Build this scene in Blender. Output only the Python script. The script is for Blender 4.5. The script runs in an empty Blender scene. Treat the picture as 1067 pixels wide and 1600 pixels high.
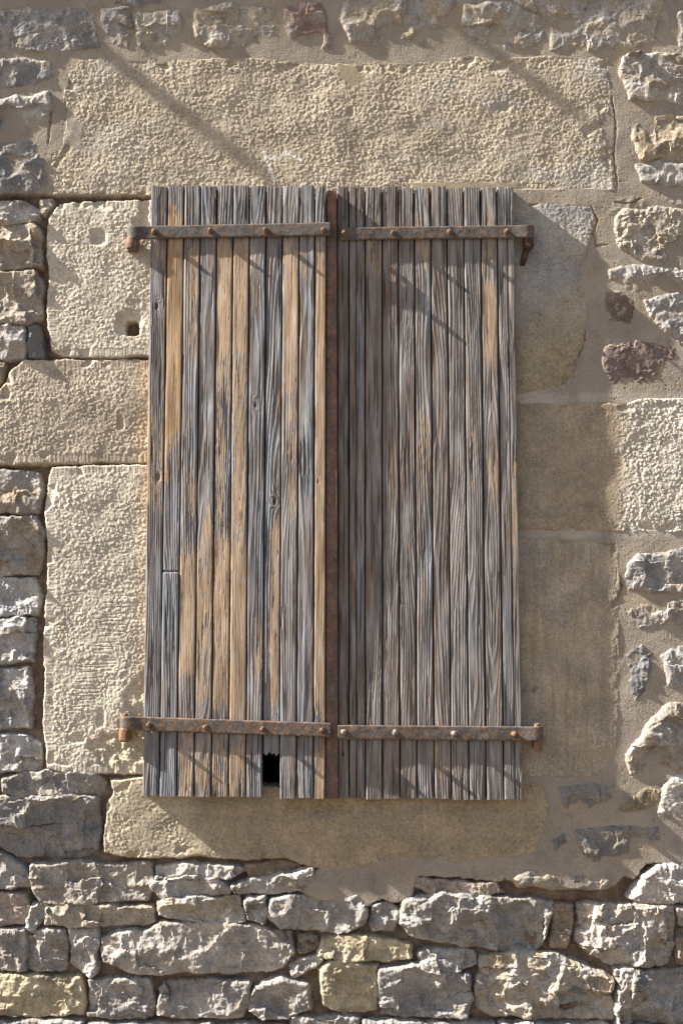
import bpy, math, time
import numpy as np
from mathutils import Vector

T0 = time.time()
# ------------------------------------------------------------------ camera
S = 0.00125                      # metres per photo pixel on the wall plane
F = 2222.0                       # focal length in photo pixels (50 mm on a 36 mm high frame)
TH = math.radians(6.38)          # the camera looks slightly up
CT, ST = math.cos(TH), math.sin(TH)
D = S * F * CT                   # distance from the wall
CAM = np.array([0.0, -D, 1.60])
scene = bpy.context.scene
cd = bpy.data.cameras.new('camera'); cam = bpy.data.objects.new('camera', cd)
scene.collection.objects.link(cam); scene.camera = cam
cam.location = CAM; cam.rotation_euler = (math.radians(90) + TH, 0, 0)
cd.sensor_fit = 'VERTICAL'; cd.sensor_height = 36; cd.sensor_width = 36
cd.lens = 36 * F / 1600; cd.clip_start = 0.05; cd.clip_end = 500

# ------------------------------------------------------------------ light
SX, SZ = 8.2, 6.45              # sideways and downward run of a shadow per unit of depth
SUN = Vector((SX, 1.0, -SZ)).normalized()      # raking along the wall from the upper left
w = bpy.data.worlds.new('World'); scene.world = w; w.use_nodes = True
nt = w.node_tree
sky = nt.nodes.new('ShaderNodeTexSky'); sky.sky_type = 'NISHITA'; sky.sun_disc = False
sky.sun_elevation = math.asin(-SUN.z); sky.sun_rotation = math.atan2(-SUN.x, -SUN.y)
sky.air_density = 1.0; sky.dust_density = 2.0; sky.ozone_density = 0.6
nt.links.new(sky.outputs[0], nt.nodes['Background'].inputs[0])
nt.nodes['Background'].inputs[1].default_value = 0.051
sl = bpy.data.lights.new('sun', 'SUN'); sl.energy = 5.0; sl.angle = math.radians(0.5); sl.color = (1.0, 0.955, 0.885)
so = bpy.data.objects.new('sun', sl); scene.collection.objects.link(so)
so.rotation_euler = SUN.to_track_quat('-Z', 'Y').to_euler(); so.location = (-6, -2, 8)
scene.view_settings.view_transform = 'Standard'; scene.view_settings.look = 'None'
scene.view_settings.gamma = 1; scene.view_settings.exposure = 1.6

# ------------------------------------------------------------------ mapping
def W(u, v, h=0.0):
    """photo pixel traced onto the plane h pixels in front of the wall -> x, z in metres"""
    a = np.asarray(u, float) - 533.5; b = 800.0 - np.asarray(v, float)
    fy = F * CT - b * ST
    k = (D - np.asarray(h, float) * S) / fy
    return a * k, CAM[2] + (F * ST + b * CT) * k

# ------------------------------------------------------------------ noise
_rng = np.random.RandomState(7)
_ang = _rng.rand(1024) * 2 * np.pi
_GX = np.cos(_ang).astype(np.float32); _GY = np.sin(_ang).astype(np.float32)
def _hash(x, y, seed):
    h = (x.astype(np.uint32) * np.uint32(374761393) + y.astype(np.uint32) * np.uint32(668265263)
         + np.uint32((seed * 2246822519) & 0xffffffff))
    h = (h ^ (h >> np.uint32(13))) * np.uint32(1274126177)
    return h ^ (h >> np.uint32(16))
def rnd(x, y, seed):
    return (_hash(x, y, seed) & np.uint32(0xffff)).astype(np.float32) / 65535.0
def perlin(x, y, seed=0):
    x = np.asarray(x, np.float32); y = np.asarray(y, np.float32)
    x, y = np.broadcast_arrays(x, y)
    xf = np.floor(x); yf = np.floor(y)
    xi = xf.astype(np.int64).astype(np.int32); yi = yf.astype(np.int64).astype(np.int32)
    fx = x - xf; fy = y - yf
    ux = fx * fx * fx * (fx * (fx * 6 - 15) + 10); uy = fy * fy * fy * (fy * (fy * 6 - 15) + 10)
    def g(ix, iy, dx, dy):
        k = (_hash(ix, iy, seed) & np.uint32(1023)).astype(np.int32)
        return _GX[k] * dx + _GY[k] * dy
    a = g(xi, yi, fx, fy); b = g(xi + 1, yi, fx - 1, fy)
    c = g(xi, yi + 1, fx, fy - 1); d = g(xi + 1, yi + 1, fx - 1, fy - 1)
    return 1.5 * ((a + (b - a) * ux) * (1 - uy) + (c + (d - c) * ux) * uy)
def fbm(x, y, o=3, seed=0, gain=0.5):
    r = 0; a = 1.0
    for i in range(o):
        r = r + a * perlin(x, y, seed + 17 * i); x = x * 2.03; y = y * 2.03; a *= gain
    return r
def chips(x, y, seed, tilt=0.6, k=0.5, off=0.5):
    """conchoidal flake scars: lower envelope of tilted shallow bowls; x, y in cell units"""
    xf = np.floor(x).astype(np.int32); yf = np.floor(y).astype(np.int32)
    out = np.full(x.shape, 9.0, np.float32)
    for i in (-1, 0, 1):
        for j in (-1, 0, 1):
            cx = xf + i; cy = yf + j
            dx = x - (cx + rnd(cx, cy, seed)); dy = y - (cy + rnd(cx, cy, seed + 1))
            h = off * rnd(cx, cy, seed + 2) + tilt * ((rnd(cx, cy, seed + 3) - .5) * dx + (rnd(cx, cy, seed + 4) - .5) * dy) * 2 + k * (dx * dx + dy * dy)
            out = np.minimum(out, h)
    return out - 0.45
def sstep(a, b, x):
    t = np.clip((x - a) / (b - a), 0, 1); return t * t * (3 - 2 * t)
def sdf(u, v, poly):
    """distance inside (+) a polygon"""
    P = np.asarray(poly, np.float32); Q = np.roll(P, -1, 0)
    best = np.full(u.shape, 1e9, np.float32); ins = np.zeros(u.shape, bool)
    for (ax, ay), (bx, by) in zip(P, Q):
        ex, ey = bx - ax, by - ay
        t = np.clip(((u - ax) * ex + (v - ay) * ey) / (ex * ex + ey * ey + 1e-9), 0, 1)
        best = np.minimum(best, (u - ax - t * ex) ** 2 + (v - ay - t * ey) ** 2)
        if ay != by:
            c = ((ay > v) != (by > v)) & (u < (bx - ax) * (v - ay) / (by - ay) + ax)
            ins ^= c
    d = np.sqrt(best)
    return np.where(ins, d, -d)
def mixc(a, b, t):
    t = np.asarray(t)[..., None]
    return np.asarray(a) * (1 - t) + np.asarray(b) * t

# ------------------------------------------------------------------ objects
def empty(name, loc, label, cat, group=None):
    o = bpy.data.objects.new(name, None); scene.collection.objects.link(o)
    o.location = loc; o.empty_display_size = 0.1
    o['label'] = label; o['category'] = cat
    if group: o['group'] = group
    o['_loc'] = [float(q) for q in loc]
    return o
def mesh_obj(name, co, faces, mat, parent=None, tint=None, smooth=False, label=None):
    loc = np.array(list(parent['_loc']), float) if parent is not None and '_loc' in parent else np.zeros(3)
    me = bpy.data.meshes.new(name)
    co = np.asarray(co, np.float32) - loc.astype(np.float32)
    if isinstance(faces, np.ndarray):
        n = len(faces); me.vertices.add(len(co)); me.vertices.foreach_set('co', co.ravel())
        k = faces.shape[1]
        me.loops.add(n * k); me.loops.foreach_set('vertex_index', faces.astype(np.int32).ravel())
        me.polygons.add(n); me.polygons.foreach_set('loop_start', np.arange(0, n * k, k, dtype=np.int32))
        me.update(calc_edges=True)
    else:
        me.from_pydata([tuple(c) for c in co], [], [[int(q) for q in f] for f in faces])
    me.polygons.foreach_set('use_smooth', np.full(len(me.polygons), bool(smooth)))
    if tint is not None:
        at = me.color_attributes.new('tint', 'FLOAT_COLOR', 'POINT')
        c = np.ones((len(co), 4), np.float32); c[:, :3] = np.clip(tint, 0, 1); at.data.foreach_set('color', c.ravel())
    me.materials.append(mat)
    o = bpy.data.objects.new(name, me); scene.collection.objects.link(o)
    if parent is not None:
        o.parent = parent
        if '_loc' in parent:
            o['_loc'] = [float(q) for q in loc]
    if label: o['label'] = label
    return o
def grid_faces(mask):
    """quads (camera side out) of a grid whose four corners are kept; returns faces, kept index"""
    n, m = mask.shape
    ok = mask[:-1, :-1] & mask[1:, :-1] & mask[:-1, 1:] & mask[1:, 1:]
    idx = np.arange(n * m).reshape(n, m)
    f = np.stack([idx[:-1, :-1][ok], idx[1:, :-1][ok], idx[1:, 1:][ok], idx[:-1, 1:][ok]], 1)
    used = np.unique(f); remap = np.zeros(n * m, np.int64); remap[used] = np.arange(len(used))
    return remap[f], used
def relief(name, U, V, H, mask, tint, mat, parent, label=None):
    f, used = grid_faces(mask)
    x, z = W(U, V)
    co = np.stack([x.ravel()[used], (-H * S).ravel()[used], z.ravel()[used]], 1)
    return mesh_obj(name, co, f, mat, parent, tint.reshape(-1, 3)[used], label=label)

# ------------------------------------------------------------------ materials
def material(name, rough=0.9, spec=0.25, fine=220.0, amt=0.22, blotch=14.0, bamt=0.18, metal=0.0, stretch=(1, 1, 1), bump=0.0, specks=0.0):
    m = bpy.data.materials.new(name); m.use_nodes = True; t = m.node_tree; b = t.nodes['Principled BSDF']
    b.inputs['Roughness'].default_value = rough; b.inputs['Specular IOR Level'].default_value = spec; b.inputs['Metallic'].default_value = metal
    at = t.nodes.new('ShaderNodeAttribute'); at.attribute_name = 'tint'
    geo = t.nodes.new('ShaderNodeNewGeometry'); mp = t.nodes.new('ShaderNodeMapping'); mp.inputs['Scale'].default_value = stretch
    t.links.new(geo.outputs['Position'], mp.inputs['Vector'])
    prev = at.outputs['Color']
    for sc, am, det in ((fine, amt, 3.0), (blotch, bamt, 4.0)):
        n = t.nodes.new('ShaderNodeTexNoise'); n.inputs['Scale'].default_value = sc; n.inputs['Detail'].default_value = det
        t.links.new(mp.outputs[0], n.inputs['Vector'])
        r = t.nodes.new('ShaderNodeMapRange'); r.inputs[1].default_value = 0.3; r.inputs[2].default_value = 0.7
        r.inputs[3].default_value = 1 - am; r.inputs[4].default_value = 1 + am
        t.links.new(n.outputs[0], r.inputs[0])
        mx = t.nodes.new('ShaderNodeVectorMath'); mx.operation = 'SCALE'
        t.links.new(prev, mx.inputs[0]); t.links.new(r.outputs[0], mx.inputs['Scale']); prev = mx.outputs[0]
        if bump and sc == fine:
            bp = t.nodes.new('ShaderNodeBump'); bp.inputs['Distance'].default_value = bump; bp.inputs['Strength'].default_value = 1.0
            t.links.new(n.outputs[0], bp.inputs['Height']); t.links.new(bp.outputs[0], b.inputs['Normal'])
    if specks:
        n = t.nodes.new('ShaderNodeTexNoise'); n.inputs['Scale'].default_value = 430; n.inputs['Detail'].default_value = 2.0; n.inputs['Roughness'].default_value = 0.6
        t.links.new(mp.outputs[0], n.inputs['Vector'])
        n2 = t.nodes.new('ShaderNodeTexNoise'); n2.inputs['Scale'].default_value = 26; n2.inputs['Detail'].default_value = 3.0
        t.links.new(mp.outputs[0], n2.inputs['Vector'])
        ad = t.nodes.new('ShaderNodeMath'); ad.operation = 'MULTIPLY_ADD'; ad.inputs[1].default_value = 0.35
        t.links.new(n2.outputs[0], ad.inputs[0]); t.links.new(n.outputs[0], ad.inputs[2])
        r = t.nodes.new('ShaderNodeMapRange'); r.inputs[1].default_value = 0.76; r.inputs[2].default_value = 0.86; r.inputs[3].default_value = 1.0; r.inputs[4].default_value = 1 - specks
        t.links.new(ad.outputs[0], r.inputs[0])
        mx = t.nodes.new('ShaderNodeVectorMath'); mx.operation = 'SCALE'
        t.links.new(prev, mx.inputs[0]); t.links.new(r.outputs[0], mx.inputs['Scale']); prev = mx.outputs[0]
    t.links.new(prev, b.inputs['Base Color'])
    return m
M_STONE = material('limestone', 0.92, 0.2, specks=0.42)
M_MORTAR = material('lime_mortar', 0.95, 0.15, fine=420, amt=0.20, blotch=12, bamt=0.14, specks=0.40)
M_WOOD = material('weathered_wood', 0.8, 0.25, fine=260, amt=0.16, blotch=20, bamt=0.12, stretch=(1, 1, 0.06))
M_IRON = material('rusty_iron', 0.72, 0.35, fine=330, amt=0.35, blotch=40, bamt=0.25, metal=0.15, bump=0.00025)
M_PLAIN = material('plain_matter', 0.95, 0.1, fine=60, amt=0.15, blotch=5, bamt=0.15)

# ------------------------------------------------------------------ the wall
wall = empty('stone_wall', (0, 0, 0), 'old rubble stone wall with large pecked limestone blocks framing the shuttered window', 'wall')

FLUSH = [(-80, -80), (1150, -80), (1150, 1350), (1010, 1352), (990, 1376), (975, 1370), (965, 1382), (940, 1391), (880, 1389), (820, 1383),
         (790, 1374), (775, 1379), (650, 1370), (652, 1385), (640, 1408), (622, 1413), (598, 1406), (575, 1418), (540, 1412),
         (500, 1408), (466, 1395), (478, 1372), (497, 1358), (520, 1335), (520, 1250), (700, 1250), (700, 305), (75, 307), (60, 303), (-80, 303)]
OPEN = (264, 312, 786, 1228)      # the window opening

def mortar_height(U, V):
    d = sdf(U, V, FLUSH) + 3.5 * perlin(U / 22, V / 22, 3) + 1.8 * perlin(U / 7, V / 7, 4)
    f = sstep(-3, 3.0, d)
    flush = 0.1 + 0.9 * perlin(U / 95, V / 70, 5) + 0.35 * perlin(U / 34, V / 26, 6) + 0.10 * perlin(U / 9, V / 8, 7) + 0.17 * perlin(U / 2.4, V / 2.4, 8) + 0.13 * perlin((U + .5 * V) / 34, (V - .4 * U) / 5, 14) * sstep(-.2, .4, perlin(U / 60, V / 60, 15)) - 1.2 * sstep(.55, .72, perlin(U / 4.2, V / 4.2, 16)) * sstep(0, .5, perlin(U / 45, V / 45, 17))
    rough = sstep(0.25, 0.6, perlin(U / 60, V / 50, 12)) * sstep(930, 990, U) * sstep(275, 310, V) * (1 - sstep(430, 470, V))        # splashed, untrowelled mortar near the right edge
    flush = flush + rough * (1.2 + 1.1 * np.tanh(2 * fbm(U / 10, V / 9, 2, 13)))
    rec = -16 + 6 * fbm(U / 38, V / 26, 2, 9) + 1.6 * fbm(U / 9, V / 8, 3, 10)
    return flush * f + rec * (1 - f), f

def build_mortar():
    u = np.arange(-70, 1139, 1.9); v = np.arange(-70, 1672, 1.9)
    U, V = np.meshgrid(u, v); U = U.astype(np.float32); V = V.astype(np.float32)
    H, f = mortar_height(U, V)
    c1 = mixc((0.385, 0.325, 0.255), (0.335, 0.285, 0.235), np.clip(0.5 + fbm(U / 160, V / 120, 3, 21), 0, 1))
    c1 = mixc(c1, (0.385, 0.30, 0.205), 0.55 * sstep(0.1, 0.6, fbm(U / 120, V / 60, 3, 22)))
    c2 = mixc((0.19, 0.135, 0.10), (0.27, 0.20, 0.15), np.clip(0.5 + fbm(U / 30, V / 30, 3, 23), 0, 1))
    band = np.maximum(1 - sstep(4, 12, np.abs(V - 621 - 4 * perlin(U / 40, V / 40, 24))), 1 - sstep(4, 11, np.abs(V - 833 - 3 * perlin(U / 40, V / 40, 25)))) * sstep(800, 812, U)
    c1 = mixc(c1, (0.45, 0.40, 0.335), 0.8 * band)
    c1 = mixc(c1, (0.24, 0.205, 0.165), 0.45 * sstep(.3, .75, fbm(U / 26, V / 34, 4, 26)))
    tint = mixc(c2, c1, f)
    # hairline cracks
    for pts in ([(922, 322), (930, 337), (933, 343), (926, 365)], [(967, 900), (970, 915), (968, 930)], [(818, 318), (827, 330), (830, 350)], [(926, 365), (931, 384), (948, 382)], [(955, 150), (962, 200), (958, 240), (964, 290)], [(1000, 310), (985, 318), (960, 316)], [(78, 145), (80, 190), (76, 225)], [(905, 555), (914, 530), (908, 480)]):
        for (x0, y0), (x1, y1) in zip(pts[:-1], pts[1:]):
            t = np.clip(((U - x0) * (x1 - x0) + (V - y0) * (y1 - y0)) / ((x1 - x0) ** 2 + (y1 - y0) ** 2), 0, 1)
            dd = np.hypot(U - x0 - t * (x1 - x0) + 1.5 * perlin(U / 9, V / 9, 5), V - y0 - t * (y1 - y0))
            H = H - 3 * (1 - sstep(0.6, 1.8, dd))
    for poly in CUT:
        P = np.array(poly); i0, i1 = np.searchsorted(v, [P[:, 1].min(), P[:, 1].max()]); j0, j1 = np.searchsorted(u, [P[:, 0].min(), P[:, 0].max()])
        H[i0:i1, j0:j1] -= 9 * sstep(3, 11, sdf(U[i0:i1, j0:j1], V[i0:i1, j0:j1], poly))
    keep = ~((U > OPEN[0] - 12) & (U < OPEN[2] + 12) & (V > OPEN[1] - 12) & (V < OPEN[3] + 12))
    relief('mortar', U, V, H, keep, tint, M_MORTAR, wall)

CUT = []
def edge(d, r, q):
    a = np.clip(d, 0, r)
    e = -(r - np.sqrt(np.maximum(r * r - (r - a) ** 2, 0))) * q
    return np.where(d < 0, -r * q + 5.0 * d, e)

SEED = [100]
def peck(U, V, sd, amp):
    qu = 0.8 * U + 0.6 * V + 1.5 * perlin(U / 11, V / 11, sd + 24); qv = -0.6 * U + 0.8 * V + 1.5 * perlin(U / 11, V / 11, sd + 25)
    lump = -chips(qu / 5.6, qv / 5.0, sd, 0.5, 1.25, 0.65) - 0.25
    a = 1.15 * lump + 0.55 * perlin(U / 4.6, V / 4.2, sd + 1) + 0.40 * perlin(qu / 2.5, qv / 2.4, sd + 23)
    m = 0.62 + 0.5 * sstep(-0.6, 0.25, fbm(U / 60, V / 45, 4, sd + 2)) + 0.15 * perlin(U / 16, V / 14, sd + 26)
    # deeper jabs of the point, here and there
    pit = sstep(0.45, 0.65, perlin(U / 9, V / 7, sd + 27)) * sstep(0.0, .45, perlin(U / 40, V / 40, sd + 28))
    return amp * (0.85 * m * np.tanh(1.4 * a) - 0.9 * pit + 0.45 * fbm(U / 26, V / 22, 2, sd + 29))

def dressed(name, poly, base, col, amp=1.0, col2=None, margin=True, label=None, step=1.05, wear=None, holes=(), extra=None, er=3.0):
    SEED[0] += 31; sd = SEED[0]; CUT.append(poly)
    P = np.array(poly, float); lo = P.min(0) - 7; hi = P.max(0) + 7
    U, V = np.meshgrid(np.arange(lo[0], hi[0], step), np.arange(lo[1], hi[1], step)); U = U.astype(np.float32); V = V.astype(np.float32)
    wu = U + 2.0 * perlin(U / 30, V / 30, sd + 3); wv = V + 2.0 * perlin(U / 30, V / 30, sd + 4)
    d = sdf(wu, wv, poly) + 1.3 * perlin(U / 11, V / 11, sd + 5) + 0.6 * perlin(U / 4, V / 4, sd + 6)
    d0 = d
    a = np.full(U.shape, amp, np.float32)
    if wear is not None: a = a * wear(U, V)
    H = base + 1.6 * perlin(U / 140, V / 110, sd + 7) + 0.9 * perlin(U / 45, V / 40, sd + 8)
    pk = peck(U, V, sd + 9, 1.0)
    if margin:
        c = 14 + 3 * perlin(U / 25, V / 25, sd + 12)
        mm = sstep(c - 3, c + 2, d)
        du = np.minimum(np.abs(U - P[:, 0].min()), np.abs(U - P[:, 0].max())); dv = np.minimum(np.abs(V - P[:, 1].min()), np.abs(V - P[:, 1].max()))
        strokes = np.where(du < dv, perlin(U / 26, V / 3.4, sd + 13), perlin(U / 3.4, V / 26, sd + 14))
        H = H + a * (pk * (0.18 + 0.82 * mm) + 0.5 * strokes * (1 - mm)) + 0.6 * amp * (mm - 1)
    else:
        H = H + a * pk
    H = H + 0.10 * perlin(U / 2.3, V / 2.3, sd + 15)
    # worn chips at arrises
    ch = sstep(0.25, 0.65, fbm(U / 30, V / 30, 2, sd + 16)) * (1 - sstep(4, 22, d))
    H = H - 3.5 * ch
    for (hu, hv, ru, rv, dep, soft) in holes:
        q = ((np.abs(U - hu + 1.8 * perlin(U / 7, V / 7, sd + 17)) / ru) ** 3.2 + (np.abs(V - hv + 1.8 * perlin(U / 7, V / 7, sd + 18)) / rv) ** 3.2) ** (1 / 3.2)
        H = H - dep * (1 - sstep(1 - soft, 1 + soft, q))
    H = H + edge(d, er, 1.0)
    t = np.clip(0.5 + 0.9 * fbm(U / 90, V / 70, 4, sd + 20), 0, 1)
    c2 = col2 if col2 is not None else tuple(np.array(col) * (0.82, 0.80, 0.76))
    tint = mixc(col, c2, t)
    tint = tint * (1 + 0.10 * perlin(U / 12, V / 12, sd + 21))[..., None]
    if extra is not None: H, tint = extra(U, V, H, tint, sd)
    relief(name, U, V, H, d0 > -5, tint, M_STONE, wall, label)

# lintel
def lintel_extra(U, V, H, T, sd):
    # mortar smeared over the ragged left end and a bare patch, dribbles of whitewash
    sm = sstep(0, 14, sdf(U + 8 * perlin(U / 18, V / 18, 61), V + 8 * perlin(U / 20, V / 16, 62), [(96, 175), (135, 182), (142, 205), (130, 238), (112, 246), (95, 228)]))
    H = H * (1 - sm) + sm * (1.0 + 0.3 * perlin(U / 12, V / 12, 63)); T = mixc(T, (0.375, 0.315, 0.25), sm)
    sm = sstep(0, 10, sdf(U + 6 * perlin(U / 18, V / 18, 64), V + 6 * perlin(U / 20, V / 16, 65), [(520, 95), (560, 92), (575, 125), (550, 142), (525, 125)]))
    H = H * (1 - sm) + sm * 0.6; T = mixc(T, (0.36, 0.29, 0.19), sm * 0.8)
    sm = sstep(0, 6, sdf(U + 4 * perlin(U / 12, V / 12, 66), V, [(900, 202), (955, 178), (952, 195), (912, 218)]))
    H = H - 2.2 * sm
    sm = sstep(0, 5, sdf(U, V, [(640, 282), (812, 282), (812, 300), (640, 300)]))
    H = H * (1 - sm) + sm * (0.4); T = mixc(T, (0.40, 0.325, 0.22), sm)
    for (x0, y0, x1, y1, r) in ((410, 236, 430, 282, 2.4), (428, 246, 446, 240, 1.8), (446, 237, 472, 252, 2.0), (418, 246, 428, 250, 2.2)):
        t = np.clip(((U - x0) * (x1 - x0) + (V - y0) * (y1 - y0)) / ((x1 - x0) ** 2 + (y1 - y0) ** 2), 0, 1)
        dd = np.hypot(U - x0 - t * (x1 - x0), V - y0 - t * (y1 - y0)) + 2.0 * perlin(U / 5, V / 5, 67)
        T = mixc(T, (0.74, 0.72, 0.69), 0.7 * (1 - sstep(r * .6, r * 1.3, dd)))
    g = sstep(0.1, 0.6, fbm(U / 110, V / 60, 3, 68)) * sstep(560, 780, U) + 0.6 * (1 - sstep(150, 330, U)) * sstep(-.2, .4, fbm(U / 60, V / 60, 3, 69))
    T = mixc(T, (0.46, 0.42, 0.36), 0.7 * np.clip(g, 0, 1))
    return H, T
dressed('lintel_stone', [(125, 94), (180, 90), (250, 96), (300, 92), (420, 91), (470, 97), (530, 103), (590, 97), (640, 99), (690, 93), (735, 86), (780, 97), (800, 90), (850, 87), (950, 90), (955, 150), (948, 180),
        (940, 205), (950, 225), (956, 262), (960, 297), (800, 300), (786, 312), (264, 312), (236, 306), (80, 304), (75, 262), (78, 240), (98, 228), (104, 190), (98, 160), (108, 112)],
        0.9, (0.49, 0.415, 0.315), 0.72, (0.43, 0.36, 0.265), margin=False, er=2.0, holes=((547, 175, 5, 6, 2.5, .5), (786, 168, 9, 6, 2, .5)), extra=lintel_extra, label='long pecked limestone lintel with white paint dribbles')

def rust_edge(U, V, H, T, sd):
    e = sstep(206, 226, U + 6 * perlin(U / 10, V / 30, sd + 40)) * sstep(-0.35, 0.25, fbm(U / 25, V / 60, 2, sd + 41) + 0.35) * sstep(540, 590, V)
    T = mixc(T, (0.58, 0.38, 0.19), 0.38 * e * (1 - 0.6 * sstep(760, 900, V)))
    return H, T
dressed('jamb_stone', [(92, 320), (112, 315), (180, 313), (264, 312), (264, 557), (150, 559), (97, 557), (80, 545), (74, 500), (76, 440), (73, 376), (78, 335)], 1.6, (0.57, 0.505, 0.405), 0.8, (0.52, 0.455, 0.36),
        holes=((207, 513, 10, 11, 34, .2), (202, 505, 17, 18, 4.0, .35), (155, 371, 12, 12, 3.4, .3), (222, 350, 12, 9, 3.5, .5), (226, 325, 7, 16, 5, .4)), label='pecked jamb stone with a small square hole', extra=rust_edge)
dressed('jamb_stone', [(-34, 645), (2, 606), (20, 577), (38, 562), (264, 561), (264, 722), (100, 724), (30, 726), (-34, 726)], 1.2, (0.475, 0.405, 0.315), 0.75, (0.43, 0.36, 0.275), extra=rust_edge,
        holes=((189, 660, 5, 10, 2.2, .4), (10, 616, 6, 8, 4, .5)), label='tawny pecked jamb stone reaching out to the left edge')
def j3_extra(U, V, H, T, sd):
    for k in range(26):
        y = 925 + 190 * ((k * 0.618) % 1); x = 120 + 80 * ((k * 0.383) % 1); L = 14 + 16 * ((k * .77) % 1); s = -0.25 + 0.5 * ((k * .51) % 1)
        dd = np.abs(V - y - s * (U - x) * 0.4); H = H - 0.5 * (1 - sstep(0.5, 1.8, dd)) * (np.abs(U - x) < L)
    b = sstep(0, 8, sdf(U + 6 * perlin(U / 14, V / 14, 71), V + 6 * perlin(U / 14, V / 14, 72), [(192, 1080), (225, 1040), (264, 1040), (264, 1215), (170, 1215), (130, 1160), (180, 1140)]))
    H = H - 2.6 * b + 2.4 * b * np.tanh(1.5 * fbm(U / 16, V / 16, 2, 73)); T = mixc(T, (0.50, 0.43, 0.30), 0.6 * b)
    return rust_edge(U, V, H, T, sd)
dressed('jamb_stone', [(82, 731), (120, 728), (264, 725), (264, 1209), (100, 1209), (74, 1200), (67, 1140), (71, 1050), (67, 1000), (73, 930), (75, 860), (71, 800), (76, 755)], 1.8, (0.575, 0.51, 0.41), 0.8, (0.54, 0.475, 0.38),
        holes=((120, 1155, 12, 5, 3, .5), (158, 1122, 6, 12, 2.5, .5)), extra=j3_extra, label='tallest pale pecked jamb stone on the left of the window')
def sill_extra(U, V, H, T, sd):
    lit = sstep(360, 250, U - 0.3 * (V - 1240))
    T = mixc(T, (0.49, 0.42, 0.305), lit * 0.8)  # sunlight on the left end put into the colour
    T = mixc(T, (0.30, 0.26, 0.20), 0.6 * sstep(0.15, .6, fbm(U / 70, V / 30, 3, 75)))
    cr = np.abs(U - 660 - 3 * perlin(V / 8, V / 8, 76)); H = H - 0.8 * (1 - sstep(.5, 1.5, cr))
    return H, T
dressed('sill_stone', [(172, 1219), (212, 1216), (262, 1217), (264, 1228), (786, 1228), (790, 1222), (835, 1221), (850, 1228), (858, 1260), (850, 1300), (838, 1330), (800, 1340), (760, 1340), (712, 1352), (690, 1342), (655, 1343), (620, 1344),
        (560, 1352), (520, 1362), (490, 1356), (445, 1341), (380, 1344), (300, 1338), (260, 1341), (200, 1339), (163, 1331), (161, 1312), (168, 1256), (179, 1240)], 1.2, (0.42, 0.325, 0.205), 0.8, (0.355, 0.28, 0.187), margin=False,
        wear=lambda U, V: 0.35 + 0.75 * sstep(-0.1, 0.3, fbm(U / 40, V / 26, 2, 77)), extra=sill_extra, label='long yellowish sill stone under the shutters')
def grime(c, seed, k=0.7):
    def f(U, V, H, T, sd):
        return H, mixc(T, c, k * sstep(0.0, 0.6, fbm(U / 60, V / 60, 4, seed)))
    return f
def rj3_extra(U, V, H, T, sd):
    T = mixc(T, (0.31, 0.28, 0.235), 0.6 * sstep(0.0, 0.6, fbm(U / 60, V / 60, 4, 85)))
    T = mixc(T, (0.33, 0.245, 0.145), 0.55 * sstep(0.05, .55, fbm(U / 9, V / 130, 3, 86)))       # runs of brown water stain
    T = mixc(T, (0.47, 0.40, 0.30), 0.4 * sstep(.15, .6, fbm(U / 7, V / 90, 3, 87)))
    return H - .5 * sstep(.3, .6, perlin(U / 5, V / 22, 88)), T
def rj2_extra(U, V, H, T, sd):
    r = sstep(955, 990, U + 10 * perlin(U / 20, V / 20, 83))
    k = np.abs(perlin(U / 6, V / 5, 89)) + np.abs(perlin(U / 5, V / 7, 90)) * .6
    cr = (1 - sstep(.03, .14, k)) * sstep(-.15, .3, fbm(U / 50, V / 50, 2, 91)) * (1 - r)
    H = H - 0.9 * cr + 1.2 * r; T = mixc(T, (0.20, 0.155, 0.105), 0.55 * cr)
    T = mixc(T, (0.30, 0.25, 0.19), .5 * sstep(0, .6, fbm(U / 30, V / 30, 4, 92)) * (1 - r))
    return H, mixc(T, (0.54, 0.485, 0.40), r)  # right end past the shutter's shadow painted paler, as if sunlit
def rj1_extra(U, V, H, T, sd):
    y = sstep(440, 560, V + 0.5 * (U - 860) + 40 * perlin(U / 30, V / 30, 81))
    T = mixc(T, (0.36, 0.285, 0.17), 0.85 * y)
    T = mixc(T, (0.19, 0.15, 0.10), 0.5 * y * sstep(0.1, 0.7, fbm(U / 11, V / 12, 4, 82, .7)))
    return H, T
dressed('jamb_stone', [(786, 311), (815, 314), (880, 316), (924, 323), (930, 345), (914, 400), (906, 440), (920, 470), (918, 510), (905, 550), (890, 604), (820, 615), (786, 618)], 1.2, (0.36, 0.34, 0.315), 0.8, (0.39, 0.35, 0.295), margin=False,
        wear=lambda U, V: 0.45 + 0.55 * sstep(40, 0, V - 0.75 * (U - 800) - 330), extra=rj1_extra, step=1.5, label='grey worn jamb stone at the top right of the window')
dressed('jamb_stone', [(786, 627), (900, 630), (970, 630), (1000, 624), (1110, 620), (1110, 832), (960, 832), (786, 826)], 0.9, (0.38, 0.30, 0.21), 1.05, (0.36, 0.295, 0.21), margin=False,
        wear=lambda U, V: 0.15 + 0.95 * sstep(955, 985, U + 6 * perlin(U / 20, V / 20, 83)),
        extra=rj2_extra, step=1.1, label='brown jamb stone pecked rough at its right end')
dressed('jamb_stone', [(786, 836), (900, 841), (965, 845), (969, 900), (968, 1000), (967, 1100), (962, 1180), (930, 1214), (786, 1214)], 0.8, (0.43, 0.345, 0.245), 0.35, (0.385, 0.32, 0.245), margin=False,
        holes=((835, 1077, 3, 4, 6, .5), (838, 1068, 1.5, 8, 2, .5)), extra=rj3_extra, step=1.4, label='tall smooth brown jamb stone at the lower right')

build_mortar()
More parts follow.
